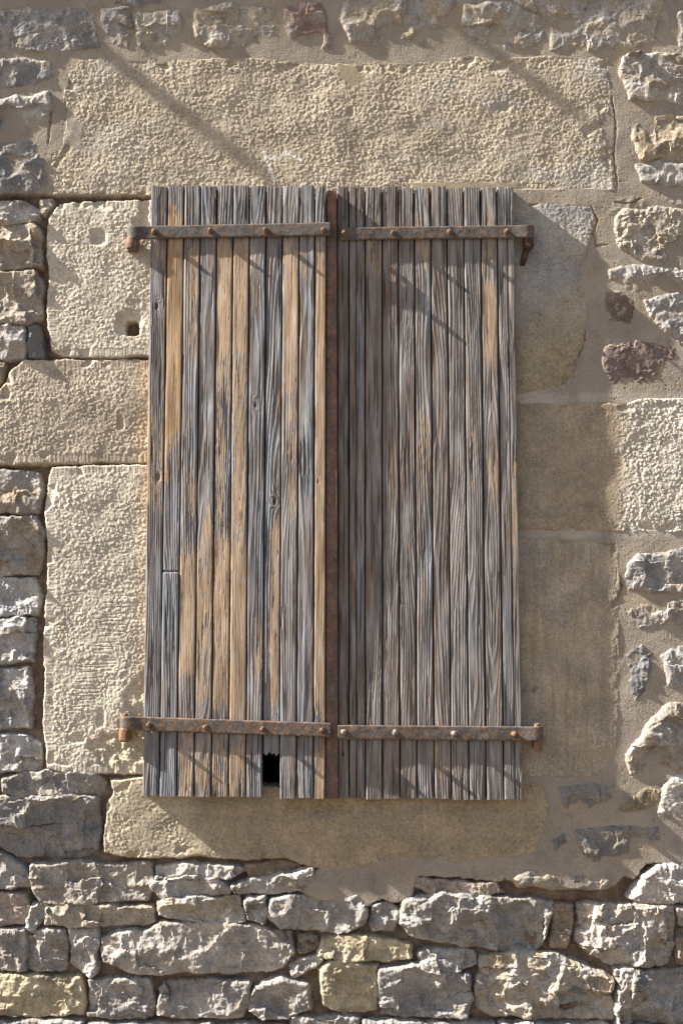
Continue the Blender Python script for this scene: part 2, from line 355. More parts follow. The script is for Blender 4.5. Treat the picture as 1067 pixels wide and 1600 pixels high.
# ---- rubble
GREY = (0.355, 0.325, 0.295); LGREY = (0.42, 0.39, 0.355); YEL = (0.47, 0.40, 0.27); RED = (0.20, 0.125, 0.11); BLUE = (0.21, 0.205, 0.205); BROWN = (0.30, 0.235, 0.165); BEI = (0.42, 0.365, 0.29); TAN = (0.40, 0.33, 0.24)
def rubble(poly, col, base=2.0, rel=7.0, er=7.0, q=1.0, cell=52, col2=None, label=None, rough=0.8, sharp=1.0, smear=0,  tilt=(-0.03, -0.03), step=1.5, grow=2.5):
    SEED[0] += 31; sd = SEED[0]
    P = np.array(poly, float); lo = P.min(0) - 8; hi = P.max(0) + 8
    U, V = np.meshgrid(np.arange(lo[0], hi[0], step), np.arange(lo[1], hi[1], step)); U = U.astype(np.float32); V = V.astype(np.float32)
    wu = U + 4 * perlin(U / 34, V / 34, sd) + 1.5 * perlin(U / 12, V / 12, sd + 1); wv = V + 4 * perlin(U / 34, V / 34, sd + 2) + 1.5 * perlin(U / 12, V / 12, sd + 3)
    d = sdf(wu, wv, poly) + grow + 0.8 * perlin(U / 5, V / 5, sd + 4)
    c = P.mean(0); half = np.maximum((hi - lo) / 2, 1)
    au = U + 9 * perlin(U / 40, V / 40, sd + 5) + 3 * perlin(U / 11, V / 11, sd + 25); av = V + 9 * perlin(U / 40, V / 40, sd + 6) + 3 * perlin(U / 11, V / 11, sd + 26)
    H = base + rel * (1.25 * chips(au / cell, av / (cell * .8), sd + 7, 0.95, 0.35, 0.55) + 0.65 * chips(au / (cell * .42), av / (cell * .36), sd + 11, 0.9, 0.4, 0.5) + 0.22 * chips(au / (cell * .16), av / (cell * .15), sd + 31, 0.9, 0.4, 0.5))
    H = H - np.median(H[d > 0]) + base
    rm = 0.25 + 0.9 * sstep(-.25, .45, fbm(U / 34, V / 30, 2, sd + 15))
    H = H + rough * rm * (0.9 * fbm(U / 13, V / 12, 2, sd + 16) + 0.55 * np.tanh(1.8 * fbm(U / 6, V / 5.5, 2, sd + 17)) + 0.4 * chips(au / 5.5, av / 5.0, sd + 32, 0.9, 0.5, 0.6))
    H = H + 0.13 * perlin(U / 2.6, V / 2.6, sd + 18)
    H = H + tilt[0] * (U - c[0]) + tilt[1] * (V - c[1])
    H = H + edge(d, er, q)
    t = np.clip(0.5 + 1.0 * fbm(U / 42, V / 36, 4, sd + 19), 0, 1)
    tint = mixc(col, np.array(col) * (0.76, 0.75, 0.75) if col2 is None else col2, t)
    tint = mixc(tint, np.array(col) * (1.12, 1.12, 1.12) + 0.02, 0.7 * sstep(0.1, 0.6, fbm(U / 24, V / 24, 3, sd + 20)))
    tint = mixc(tint, (0.36, 0.27, 0.16), 0.35 * sstep(0.25, 0.7, fbm(U / 36, V / 28, 3, sd + 21)))
    tint = mixc(tint, (0.17, 0.165, 0.165), 0.45 * sstep(0.3, 0.75, fbm(U / 26, V / 22, 3, sd + 22)))
    if smear:      # mortar wiped over the margins of the stone
        mh, _ = mortar_height(U, V)
        k = 1 - sstep(0, smear, d + 0.8 * (H - mh) + 0.6 * smear * fbm(U / 24, V / 20, 3, sd + 23))
        H = np.where(d > 0.5, H * (1 - .8 * k) + (mh + 0.4) * .8 * k, H); tint = mixc(tint, (0.375, 0.315, 0.25), 0.85 * k)
    relief('rubble_stone', U, V, H, d > -5.5, tint, M_STONE, wall, label)

# top course, drowned in flush mortar
for p, c, k in [
    ([(-34, 18), (60, 14), (130, 12), (152, 20), (148, 50), (156, 75), (90, 80), (40, 78), (-34, 74)], GREY, dict(col2=BLUE)),
    ([(160, 16), (205, 14), (208, 60), (200, 76), (168, 74), (158, 45)], GREY, {}),
    ([(210, 20), (280, 18), (284, 50), (275, 78), (215, 78)], BEI, dict(col2=GREY)),
    ([(175, -34), (270, -34), (262, 7), (230, 9), (182, 6)], GREY, dict(col2=BLUE)),
    ([(305, 12), (360, 7), (430, 14), (428, 60), (380, 76), (330, 74), (302, 60)], TAN, dict(col2=GREY)),
    ([(447, 8), (500, 4), (513, 50), (522, 76), (470, 82), (452, 60), (444, 40)], (0.27, 0.175, 0.15), dict(col2=(0.38, 0.33, 0.28), label='reddish rubble stone in the top course')),
    ([(538, -34), (710, -34), (712, 5), (690, 40), (640, 58), (600, 64), (550, 66), (535, 30)], TAN, dict(col2=GREY)),
    ([(725, 12), (760, 6), (800, 5), (860, 30), (850, 60), (820, 78), (745, 80), (722, 50)], LGREY, dict(col2=TAN)),
    ([(800, -34), (1010, -34), (1046, 20), (1030, 66), (960, 78), (860, 76), (862, 30), (805, 3)], GREY, dict(col2=TAN)),
    ([(1060, 22), (1110, 18), (1110, 84), (1062, 78)], GREY, {}),
    ([(-34, 96), (40, 92), (84, 95), (88, 122), (60, 136), (-34, 140)], BLUE, dict(col2=GREY)),
    ([(-34, 166), (20, 152), (75, 146), (82, 170), (72, 195), (20, 200), (-34, 202)], LGREY, dict(base=4)),
    ([(-34, 228), (55, 222), (70, 245), (72, 290), (60, 300), (-34, 302)], BLUE, dict(col2=GREY))]:
    kk = dict(base=3.0, rel=6.0, er=10.0, q=0.5, smear=6); kk.update(k); kk['base'] = min(kk['base'], 4); rubble(p, c, **kk)
# left column with open joints
for p, c, k in [
    ([(-34, 320), (30, 315), (62, 329), (58, 347), (-34, 350)], LGREY, {}),
    ([(64, 312), (80, 310), (84, 320), (72, 336), (65, 328)], BEI, dict(cell=24, rel=4)),
    ([(-34, 353), (55, 351), (66, 370), (64, 414), (-34, 422)], (0.36, 0.31, 0.255), {}),
    ([(-34, 430), (20, 426), (55, 426), (66, 440), (62, 495), (40, 504), (-34, 503)], (0.38, 0.33, 0.27), {}),
    ([(-34, 508), (35, 510), (40, 540), (35, 556), (-34, 562)], LGREY, {}),
    ([(46, 512), (58, 509), (66, 530), (66, 558), (46, 556), (42, 535)], BLUE, dict(cell=24, rel=4, label='small blue grey pinning stone')),
    ([(-34, 566), (8, 566), (0, 596), (-34, 625)], BROWN, dict(base=-4)),
    ([(-34, 740), (30, 735), (60, 741), (66, 770), (58, 801), (-34, 802)], GREY, dict(col2=BROWN)),
    ([(-34, 812), (55, 808), (67, 830), (68, 870), (55, 895), (-34, 897)], GREY, dict(col2=BROWN)),
    ([(-34, 906), (50, 904), (63, 930), (58, 958), (-34, 966)], (0.45, 0.425, 0.395), dict(rel=10, base=-2.5, cell=40, tilt=(-.02, -.02), col2=(0.34, 0.33, 0.32))),
    ([(-34, 973), (50, 965), (56, 1000), (51, 1032), (-34, 1036)], (0.45, 0.425, 0.395), dict(rel=10, base=-2.5, cell=40, tilt=(-.02, -.02), col2=(0.34, 0.33, 0.32))),
    ([(-34, 1050), (40, 1044), (49, 1090), (46, 1138), (-34, 1139)], (0.45, 0.425, 0.395), dict(rel=10, base=-2.5, cell=40, tilt=(-.02, -.02), col2=(0.34, 0.33, 0.32))),
    ([(-34, 1152), (40, 1150), (60, 1165), (62, 1202), (-34, 1208)], (0.45, 0.425, 0.395), dict(rel=10, base=-2.5, cell=40, tilt=(-.02, -.02), col2=(0.34, 0.33, 0.32)))]:
    kk = dict(base=0.5, rel=12, er=5, rough=1.1, grow=2.8, tilt=(-.03, -.03)); kk.update(k); rubble(p, c, **kk)
# right column in flush mortar
for p, c, k in [
    ([(975, 90), (1000, 85), (1110, 90), (1110, 164), (1030, 158), (985, 152), (970, 120)], LGREY, dict(base=8, er=8, col2=BROWN)),
    ([(990, 182), (1040, 178), (1110, 185), (1110, 250), (1000, 248), (985, 215)], TAN, dict(col2=BROWN)),
    ([(995, 260), (1030, 254), (1110, 256), (1110, 300), (1040, 294), (1000, 282)], LGREY, dict(base=6)),
    ([(960, 345), (975, 324), (1030, 326), (1110, 326), (1110, 402), (1000, 408), (965, 382), (957, 362)], BEI, dict(base=4, rough=2.2, rel=4)),
    ([(952, 424), (985, 414), (1110, 420), (1110, 442), (990, 440), (954, 436)], LGREY, dict(base=3, rough=1.6)),
    ([(948, 460), (970, 456), (996, 462), (992, 490), (985, 508), (950, 505), (943, 480)], (0.215, 0.155, 0.135), dict(base=1.5, rel=2, cell=26, rough=.7, label='small dark reddish stone')),
    ([(1010, 474), (1040, 456), (1110, 466), (1110, 542), (1060, 536), (1015, 492)], LGREY, dict(base=4, rough=1.6)),
    ([(946, 542), (970, 531), (1010, 535), (1060, 540), (1055, 600), (1000, 607), (950, 603), (942, 570)], (0.175, 0.125, 0.112), dict(base=2.2, rel=2.5, rough=1.1, col2=(0.25, 0.19, 0.17), label='larger dark reddish brown stone')),
    ([(980, 882), (1000, 866), (1030, 862), (1110, 852), (1110, 926), (1010, 926), (982, 920)], GREY, dict(base=5, col2=BLUE)),
    ([(982, 952), (1010, 941), (1110, 935), (1110, 977), (1000, 982), (980, 970)], GREY, dict(base=4, col2=BROWN)),
    ([(978, 1022), (1000, 1008), (1018, 1020), (1012, 1050), (1006, 1090), (990, 1096), (981, 1050)], BLUE, dict(base=3, cell=30, rel=5)),
    ([(1035, 1022), (1060, 1006), (1110, 1005), (1110, 1072), (1040, 1070)], LGREY, dict(base=5)),
    ([(996, 1160), (1018, 1122), (1045, 1100), (1110, 1098), (1110, 1206), (985, 1209), (978, 1182)], GREY, dict(base=5, rel=11, col2=BROWN)),
    ([(876, 1232), (920, 1224), (965, 1226), (972, 1246), (930, 1262), (900, 1278), (880, 1260)], BLUE, dict(base=2.2, rel=4, col2=(0.27, 0.235, 0.19), smear=2)),
    ([(968, 1264), (1000, 1234), (1035, 1230), (1036, 1254), (1005, 1266)], BROWN, dict(base=2.2, rel=4, smear=2)),
    ([(1034, 1224), (1060, 1212), (1110, 1205), (1110, 1312), (1052, 1284), (1030, 1270)], (0.5, 0.46, 0.40), dict(base=5, rough=1.8, rel=5)),
    ([(898, 1302), (930, 1292), (1030, 1288), (1056, 1310), (1000, 1326), (930, 1350), (908, 1334)], (0.19, 0.18, 0.175), dict(base=2.4, rel=5, col2=(0.27, 0.235, 0.19), smear=2)),
    ([(862, 1312), (880, 1298), (890, 1320), (868, 1334)], BLUE, dict(base=1.8, rel=3, cell=26, smear=2)),
    ([(800, 1374), (820, 1362), (900, 1366), (955, 1374), (950, 1388), (900, 1390), (812, 1384)], TAN, dict(base=2, rel=4, col2=BLUE))]:
    kk = dict(base=3.4, rel=7.0, er=10, q=0.55, smear=6); kk.update(k); kk['base'] = 0.62 * kk['base'] + 0.4; rubble(p, c, **kk)
# lower courses with deep open joints
for p, c, k in [
    ([(8, 1217), (40, 1208), (150, 1211), (164, 1225), (160, 1242), (30, 1243), (5, 1235)], GREY, dict(base=-1)),
    ([(-34, 1250), (40, 1246), (150, 1247), (155, 1300), (148, 1330), (110, 1341), (30, 1340), (-5, 1314), (-34, 1300)], (0.29, 0.26, 0.23), dict(rel=7, col2=BLUE, tilt=(-.09, -.08))),
    ([(-34, 1335), (10, 1338), (40, 1358), (48, 1384), (-34, 1386)], GREY, {}),
    ([(53, 1353), (110, 1350), (233, 1352), (239, 1375), (230, 1405), (150, 1411), (60, 1408), (50, 1385)], (0.36, 0.32, 0.27), dict(rel=6)),
    ([(-34, 1395), (40, 1400), (48, 1420), (40, 1444), (-34, 1447)], (0.38, 0.31, 0.26), {}),
    ([(54, 1415), (72, 1413), (70, 1430), (54, 1450), (45, 1447)], LGREY, dict(cell=26)),
    ([(76, 1422), (110, 1417), (235, 1420), (239, 1438), (200, 1445), (110, 1446), (73, 1440)], BEI, {}),
    ([(245, 1357), (300, 1352), (365, 1354), (384, 1361), (355, 1371), (246, 1372)], LGREY, dict(er=4)),
    ([(236, 1386), (260, 1377), (335, 1375), (357, 1390), (330, 1396), (255, 1403)], LGREY, dict(er=5)),
    ([(363, 1387), (400, 1376), (450, 1368), (486, 1360), (483, 1374), (468, 1388), (430, 1395), (370, 1394)], LGREY, dict(er=5)),
    ([(385, 1352), (430, 1348), (470, 1352), (440, 1366), (395, 1369)], BROWN, dict(base=-9, rel=4)),
    ([(246, 1416), (270, 1404), (374, 1403), (382, 1438), (340, 1444), (310, 1440), (270, 1435), (250, 1428)], LGREY, dict(col2=TAN)),
    ([(389, 1407), (413, 1404), (418, 1420), (410, 1440), (391, 1437)], LGREY, dict(cell=28)),
    ([(425, 1410), (460, 1402), (560, 1404), (572, 1422), (565, 1445), (545, 1455), (480, 1454), (440, 1445), (423, 1433)], (0.40, 0.37, 0.335), {}),
    ([(586, 1417), (608, 1409), (619, 1420), (615, 1454), (587, 1455), (579, 1440)], GREY, dict(cell=30)),
    ([(632, 1412), (660, 1397), (730, 1399), (800, 1407), (862, 1413), (856, 1450), (838, 1481), (780, 1484), (720, 1477), (640, 1461), (628, 1440)], (0.34, 0.315, 0.285), dict(rel=10, cell=50, base=1, rough=1.5)),
    ([(868, 1414), (894, 1412), (891, 1450), (884, 1479), (864, 1476)], BROWN, dict(base=-4, rel=4)),
    ([(906, 1417), (1000, 1414), (1049, 1417), (1054, 1480), (1044, 1506), (960, 1508), (922, 1489), (902, 1468)], GREY, dict(rel=10, cell=42, col2=BEI, rough=1.6)),
    ([(1060, 1420), (1110, 1422), (1110, 1446), (1061, 1444)], LGREY, {}),
    ([(1060, 1456), (1110, 1454), (1110, 1506), (1062, 1508)], BROWN, dict(base=-3)),
    ([(984, 1404), (1004, 1372), (1030, 1353), (1110, 1352), (1110, 1410), (1010, 1412)], (0.50, 0.46, 0.42), dict(base=7, er=13, rel=6, rough=1.4)),
    ([(646, 1373), (700, 1378), (775, 1382), (786, 1394), (740, 1400), (670, 1392), (650, 1385)], (0.35, 0.29, 0.24), dict(base=1, rel=3)),
    ([(506, 1470), (540, 1464), (580, 1466), (620, 1472), (644, 1478), (640, 1494), (600, 1501), (520, 1499), (502, 1490)], YEL, dict(rel=7)),
    ([(656, 1491), (690, 1487), (738, 1489), (744, 1505), (715, 1519), (662, 1511)], LGREY, dict(cell=36)),
    ([(502, 1517), (516, 1505), (560, 1506), (585, 1511), (588, 1578), (540, 1584), (507, 1570)], YEL, dict(rel=6, label='yellow limestone rubble block')),
    ([(596, 1517), (650, 1512), (733, 1526), (738, 1560), (728, 1589), (600, 1587), (593, 1550)], (0.33, 0.31, 0.29), dict(rel=8)),
    ([(752, 1497), (800, 1488), (860, 1492), (920, 1512), (955, 1532), (957, 1592), (850, 1591), (770, 1587), (742, 1568)], GREY, dict(rel=10, cell=46, col2=TAN, rough=1.6)),
    ([(964, 1516), (1000, 1518), (1110, 1514), (1110, 1598), (966, 1597)], GREY, dict(rel=10, cell=42, rough=1.6)),
    ([(-34, 1454), (35, 1452), (40, 1490), (38, 1515), (-34, 1517)], GREY, dict(rel=9)),
    ([(45, 1457), (100, 1452), (106, 1480), (101, 1514), (60, 1518), (43, 1511)], GREY, dict(rel=8)),
    ([(112, 1452), (149, 1450), (152, 1480), (148, 1518), (140, 1525), (113, 1505)], LGREY, dict(rel=7, cell=34)),
    ([(163, 1470), (180, 1458), (225, 1459), (250, 1446), (330, 1445), (390, 1450), (450, 1460), (455, 1490), (440, 1513), (390, 1520), (340, 1516), (255, 1520), (200, 1516), (166, 1500)], (0.42, 0.375, 0.325), dict(rel=9, cell=75, base=3, label='widest smooth faced rubble stone near the bottom')),
    ([(-34, 1524), (40, 1526), (124, 1531), (131, 1560), (129, 1584), (60, 1587), (-34, 1582)], YEL, dict(rel=6)),
    ([(141, 1534), (170, 1532), (231, 1532), (240, 1560), (238, 1588), (190, 1593), (141, 1588)], GREY, {}),
    ([(249, 1547), (262, 1536), (330, 1534), (384, 1537), (387, 1560), (379, 1588), (300, 1590), (251, 1583)], GREY, dict(rel=8)),
    ([(396, 1556), (411, 1537), (440, 1532), (479, 1542), (484, 1574), (450, 1589), (411, 1590), (393, 1575)], GREY, dict(rel=7)),
    ([(457, 1512), (471, 1500), (503, 1500), (488, 1514), (462, 1525)], LGREY, dict(cell=24, base=-2)),
    ([(462, 1460), (495, 1462), (498, 1484), (470, 1490)], BROWN, dict(cell=24, base=-8)),
    ([(-34, 1598), (128, 1598), (130, 1640), (-34, 1640)], GREY, {}),
    ([(140, 1602), (330, 1602), (335, 1640), (140, 1640)], GREY, {}),
    ([(345, 1604), (445, 1604), (445, 1640), (345, 1640)], GREY, {}),
    ([(456, 1594), (560, 1592), (562, 1640), (455, 1640)], GREY, {}),
    ([(572, 1600), (770, 1600), (775, 1640), (570, 1640)], LGREY, {}),
    ([(785, 1602), (950, 1604), (950, 1640), (785, 1640)], GREY, {}),
    ([(962, 1608), (1110, 1606), (1110, 1640), (962, 1640)], GREY, {})]:
    kk = dict(base=1.0, er=4.5, grow=3.6, rough=1.25, tilt=(-.035, -.045)); kk['rel'] = k.pop('rel', 8) * 1.6; kk.update(k); rubble(p, c, **kk)

# ---- the rest of the wall beyond the photograph: one plain expanse of rubble
def build_expanse():
    x = np.arange(-3.6, 3.6, 0.011); z = np.arange(-0.05, 4.3, 0.011)
    X, Z = np.meshgrid(x, z[::-1]); X = X.astype(np.float32); Z = Z.astype(np.float32)
    xx = X + 0.012 * perlin(X * 12, Z * 12, 301); zz = Z + 0.012 * perlin(X * 12, Z * 12, 302)
    row = np.floor(zz / 0.085).astype(np.int32)
    off = rnd(row, row * 0, 303) * 0.3; wd = 0.13 + 0.09 * rnd(row, row * 0, 304)
    cx = (xx + off) / wd; ci = np.floor(cx).astype(np.int32)
    d = np.minimum(np.minimum(cx - ci, ci + 1 - cx) * wd, np.minimum(zz / 0.085 - row, row + 1 - zz / 0.085) * 0.085) / S - 4
    U = X / S; V = Z / S
    st = 1 + 8 * chips(U / 55, V / 45, 305) + 2.5 * chips(U / 22, V / 20, 306) + 5 * (rnd(ci, row, 307) - .5) + edge(np.maximum(d, 0), 7, 1)
    mo = -13 + 4 * fbm(U / 30, V / 30, 2, 308)
    H = np.where(d > 0, np.maximum(st, mo), mo)
    c = mixc(mixc(GREY, BEI, rnd(ci, row, 309)), YEL, 0.6 * (rnd(ci, row, 310) > .85))
    T = mixc((0.28, 0.21, 0.15), c, (d > 0) * 1.0)
    x0, z0 = W(np.array([-26, 1093, 1093, -26]), np.array([-26, -26, 1626, 1626]))
    keep = sdf(X, Z, list(zip(x0, z0))) < 0
    f, used = grid_faces(keep)
    co = np.stack([X.ravel()[used], (-H * S).ravel()[used], Z.ravel()[used]], 1)
    o = mesh_obj('rubble_masonry', co, f, M_STONE, wall, T.reshape(-1, 3)[used]); o['kind'] = 'stuff'
build_expanse()

# ---- the dark room seen through the broken shutter: reveals of the opening
def build_reveal():
    x0, z0 = W(OPEN[0] - 2, OPEN[1] - 2); x1, z1 = W(OPEN[2] + 2, OPEN[3] + 2)
    x0, x1, z0, z1 = float(x0), float(x1), float(z0), float(z1)
    ya, yb, yc = 0.004, 0.26, 1.6
    v = [(x0, ya, z1), (x1, ya, z1), (x1, ya, z0), (x0, ya, z0), (x0, yb, z1), (x1, yb, z1), (x1, yb, z0), (x0, yb, z0)]
    f = [(0, 1, 5, 4), (1, 2, 6, 5), (2, 3, 7, 6), (3, 0, 4, 7)]
    mesh_obj('window_reveal', v, f, M_STONE, wall, np.tile((0.30, 0.25, 0.18), (8, 1)))
    g = 0.5
    v = [(x0, yb, z1), (x1, yb, z1), (x1, yb, z0), (x0, yb, z0), (x0 - g, yb + .02, z1 - g), (x1 + g, yb + .02, z1 - g), (x1 + g, yb + .02, z0 + g), (x0 - g, yb + .02, z0 + g),
         (x0 - g, yc, z1 - g), (x1 + g, yc, z1 - g), (x1 + g, yc, z0 + g), (x0 - g, yc, z0 + g)]
    f = [(0, 4, 5, 1), (1, 5, 6, 2), (2, 6, 7, 3), (3, 7, 4, 0), (4, 8, 9, 5), (5, 9, 10, 6), (6, 10, 11, 7), (7, 11, 8, 4), (8, 11, 10, 9)]
    mesh_obj('dark_room', v, f, M_PLAIN, wall, np.tile((0.03, 0.027, 0.024), (12, 1)))  # near-black tint stands in for the darkness of the unlit room
build_reveal()

# ------------------------------------------------------------------ shutters
TOPV, BOTV = 330.0, 1245.0
LT = [235, 262, 288, 313.5, 339, 364.5, 390, 416, 441.5, 468, 492, 510]; LB = [222, 249, 276, 303, 330, 357, 384, 410, 436.5, 463, 489.6, 508.5]
RT = [526, 545, 570.5, 597, 622, 647, 672.5, 698, 724, 750.5, 776, 803]; RB = [528, 545.5, 571, 597.5, 625, 651.5, 678.5, 705, 733, 759.5, 787, 817.5]
FRONT = 19.0
def h_left(u, v):
    return FRONT + 13.0 * np.clip((u - 228) / 297.0, -.1, 1.1) * (1 - 0.42 * sstep(700, 1250, v))
def h_right(u, v):
    return FRONT + 0.0 * u
OCHRE = np.array((0.42, 0.305, 0.205)); GOLD = np.array((0.41, 0.25, 0.115)); SILV = np.array((0.36, 0.338, 0.32)); DARK = np.array((0.075, 0.065, 0.06)); BRN = np.array((0.20, 0.13, 0.085)); REDP = np.array((0.36, 0.10, 0.045))
RUNS = [(241, 370), (329, 369), (415.5, 368), (506, 368), (233, 1141), (321.5, 1145), (411, 1147), (503.5, 1149), (538.5, 373), (614.5, 372), (702.5, 371), (791, 370), (537, 1152), (617.5, 1153), (709, 1154), (802.5, 1155)]
def board(parent, e0t, e1t, e0b, e1b, vt, vb, hf, seed, paint=(), groove=None, knots=(), ga=1.0, tone=0.0, per_k=1.0, cool=0.0, proud=0.0, label=None, jag=False, dark=0.0, warm=0.0, split=None, fresh=0.0):
    nl = int((vb - vt) / 1.7); na = max(12, int((e1t - e0t) / 0.72))
    l = np.linspace(0, 1, nl)[:, None]; a = np.linspace(0, 1, na)[None, :]
    V = vt + (vb - vt) * l + 0 * a
    tt = (V - TOPV) / (BOTV - TOPV)
    E0 = e0t + (e0b - e0t) * tt; E1 = e1t + (e1b - e1t) * tt
    g0 = 0.9 + 0.14 * perlin(V / 60, V * 0 + seed, 400); g1 = 0.9 + 0.14 * perlin(V / 60, V * 0 + seed, 401)
    U = (E0 + g0) + (E1 - g1 - E0 - g0) * a
    wd = E1 - E0; A = (U - (E0 + E1) / 2); L = V
    # ragged sawn ends
    V = V + (1 - sstep(0, .004, l)) * (0.9 * perlin(A / 3, A * 0 + seed, 402)) - 0.0
    if jag: V = V - sstep(0.95, 1.0, l) * (3 + 5 * perlin(A / 5.5, A * 0 + seed, 403) + 3 * perlin(A / 2.1, A * 0 + seed, 423))
    rs = np.random.RandomState(seed)
    c = rs.uniform(-26, 26); b0 = rs.uniform(8, 30); per = rs.uniform(2.3, 3.4) * per_k; drift = rs.uniform(-9, 9)
    bb = b0 + 16 * perlin(L / 520, L * 0 + seed * 1.7, 404) + 2.0 * perlin(A / 30, L / 160, 405 + seed)
    aa = A - c - drift * (L - 770) / 480 + 1.6 * perlin(L / 210, L * 0 + seed * 3.1, 406)
    r = np.sqrt(aa * aa + bb * bb + 4) + 1.1 * perlin(A / 22, L / 170, 407 + seed) + 0.5 * perlin(A / 6, L / 90, 408 + seed)
    kn = np.zeros_like(A)
    for (ku, kv, kr) in knots:
        q = np.hypot(U - ku, (V - kv) / 2.0); kk = np.exp(-(q / kr) ** 2); kn = np.maximum(kn, np.exp(-(q / (kr * .55)) ** 4)); r = r + kk * per * 3.2
    t = r / per; g = (0.5 + 0.5 * np.cos(2 * np.pi * t + 0.8 * np.sin(2 * np.pi * t))) ** 1.3        # 1 on late-wood ridges
    fine = 0.6 * perlin(A / 1.6, L / 45, 409 + seed) + 0.55 * perlin(A / 1.1, L / 14, 429 + seed)
    blot = fbm(A / 9, L / 85, 3, 410 + seed); blot2 = fbm(A / 14, L / 200, 2, 411 + seed)
    # leftover ochre paint
    pm = np.zeros_like(A)
    for (v0, v1, k, a0, a1) in paint:
        inside = sstep(v0 - 30, v0 + 30, L) * (1 - sstep(v1 - 30, v1 + 30, L)) * sstep(a0 - .12, a0 + .12, A / wd + .5) * (1 - sstep(a1 - .12, a1 + .12, A / wd + .5))
        pm = np.maximum(pm, inside * k)
    pn = pm * 1.0 - 0.50 + 0.36 * fbm(A / 9, L / 110, 2, 412 + seed) + 0.46 * fbm(A / 2.8, L / 34, 3, 422 + seed, 0.7) + 0.06 * fine
    pt = sstep(-0.05, 0.07, pn) * (pm > 0.01) * (0.82 + 0.18 * sstep(-.4, .3, fine))
    wdk = np.clip(0.30 + 0.15 * (1 - g) - 0.40 * blot + 0.14 * fine + dark + tone, 0, 1)
    T = mixc(mixc(SILV, (0.30, 0.32, 0.35), np.clip(cool + 0.5 + 0.9 * fbm(A / 16, L / 130, 2, 421 + seed), 0, 1)), DARK, wdk ** 1.1)
    T = mixc(T, BRN, np.clip(0.24 + warm + 0.55 * blot2, 0, .8) * (0.35 + .65 * wdk))
    rust = sstep(0.55, 0.85, fbm(A / 5, L / 38, 3, 413 + seed) + 0.5 * warm)
    T = mixc(T, (0.24, 0.115, 0.065), 0.38 * rust)
    thin = 0.42 * sstep(-0.42, 0.02, pn) * (pm > 0.01) * (0.6 + 0.4 * sstep(-.3, .3, fine))      # residue fading into the grey
    T = mixc(T, (0.33, 0.225, 0.135), thin)
    oc = mixc(OCHRE, GOLD, np.clip(fresh + 0.35 * perlin(A / 12, L / 140, 414 + seed), 0, 1)) * (1 + 0.07 * fine + 0.04 * (g - .5))[..., None]
    oc = mixc(oc, (0.27, 0.165, 0.09), 0.55 * sstep(.1, .6, fbm(A / 5, L / 70, 3, 424 + seed))); oc = mixc(oc, (0.50, 0.42, 0.31), 0.5 * sstep(.15, .6, fbm(A / 6, L / 40, 3, 425 + seed)))
    T = mixc(T, oc, pt * 0.94)
    for bu, bv in RUNS:      # rust washed down from the bolts
        run = np.exp(-((U - bu - .02 * (V - bv)) / 3.2) ** 2) * (1 - sstep(10, 75, V - bv)) * (V > bv) * sstep(-.5, .3, perlin(A / 2, L / 30, 426 + seed))
        T = mixc(T, (0.22, 0.105, 0.05), 0.55 * run)
    T = mixc(T, (0.05, 0.035, 0.03), 0.75 * kn * (1 - pt * .5))
    # dark weather streaks near the straps and the foot of the shutter
    stn = (np.exp(-((L - 330) / 26.0) ** 2) * 0.9 + 0.6 * sstep(1170, 1245, L)) * sstep(-.1, .5, fbm(A / 4, L / 28, 2, 415 + seed))
    T = mixc(T, (0.06, 0.052, 0.048), 0.6 * np.clip(stn, 0, 1))
    gr = 0.95 * (1 - 0.82 * pt)
    H = hf(U, V) + proud + gr * ga * (0.55 * (g - 0.5) + 0.22 * fine) + 0.35 * perlin(L / 200, L * 0 + seed, 416) + 0.9 * perlin(A / 20, L / 90, 417 + seed)
    crack = sstep(0.42, 0.62, perlin(A / 2.2 + 0.4 * perlin(L / 50, A * 0 + seed, 418), L / 130, 419 + seed)) * (1 - .8 * pt)
    H = H - 1.6 * crack; T = mixc(T, DARK * .6, 0.6 * crack)
    H = H - 2.0 * kn
    if groove is not None:
        gg = 1 - sstep(0.5, 1.4, np.abs(A / wd + .5 - groove) * wd); H = H - 3.5 * gg
    if split is not None:
        H = H - 3 * (1 - sstep(.8, 2.2, np.abs(V - split - 1.5 * perlin(A / 3, A * 0 + seed, 420)))) + 1.2 * (V > split)
    ea = np.minimum(U - E0 - g0, E1 - g1 - U)
    H = H + edge(ea + 0.15, 2.5, 1.0)
    H = np.where(ea < 0.02, H - 0.6, H)
    # ring of side walls
    x, z = W(U, V, hf(U, V))
    front = np.stack([x, -H * S, z], -1)
    f, used = grid_faces(np.ones(U.shape, bool))
    co = [front.reshape(-1, 3)]; ti = [T.reshape(-1, 3)]; fs = [f]
    idx = np.arange(nl * na).reshape(nl, na)
    loop = np.concatenate([idx[0, :-1], idx[:-1, -1], idx[-1, :0:-1], idx[:0:-1, 0]])
    back = co[0][loop].copy(); hb = hf(U, V).reshape(-1)[loop] - 20.0; back[:, 1] = -hb * S
    n0 = nl * na; m = len(loop); j = np.arange(m); jn = (j + 1) % m
    fs.append(np.stack([loop[jn], loop[j], n0 + j, n0 + jn], 1)[:, ::-1])
    co.append(back); ti.append(np.tile(DARK * 1.3, (m, 1)) * 0 + mixc(DARK, BRN, np.full(m, .7)))
    # back face as strips between the left and right sides
    lft = n0 + (na - 1) + (nl - 1) + (na - 1) + np.arange(nl - 1); rgt = n0 + (na - 1) + np.arange(nl - 1)
    lft = lft[::-1]
    fs.append(np.stack([rgt[:-1], rgt[1:], lft[1:], lft[:-1]], 1)[:, ::-1])
    return mesh_obj('board', np.concatenate(co), np.concatenate(fs), M_WOOD, parent, np.concatenate(ti), label=label)

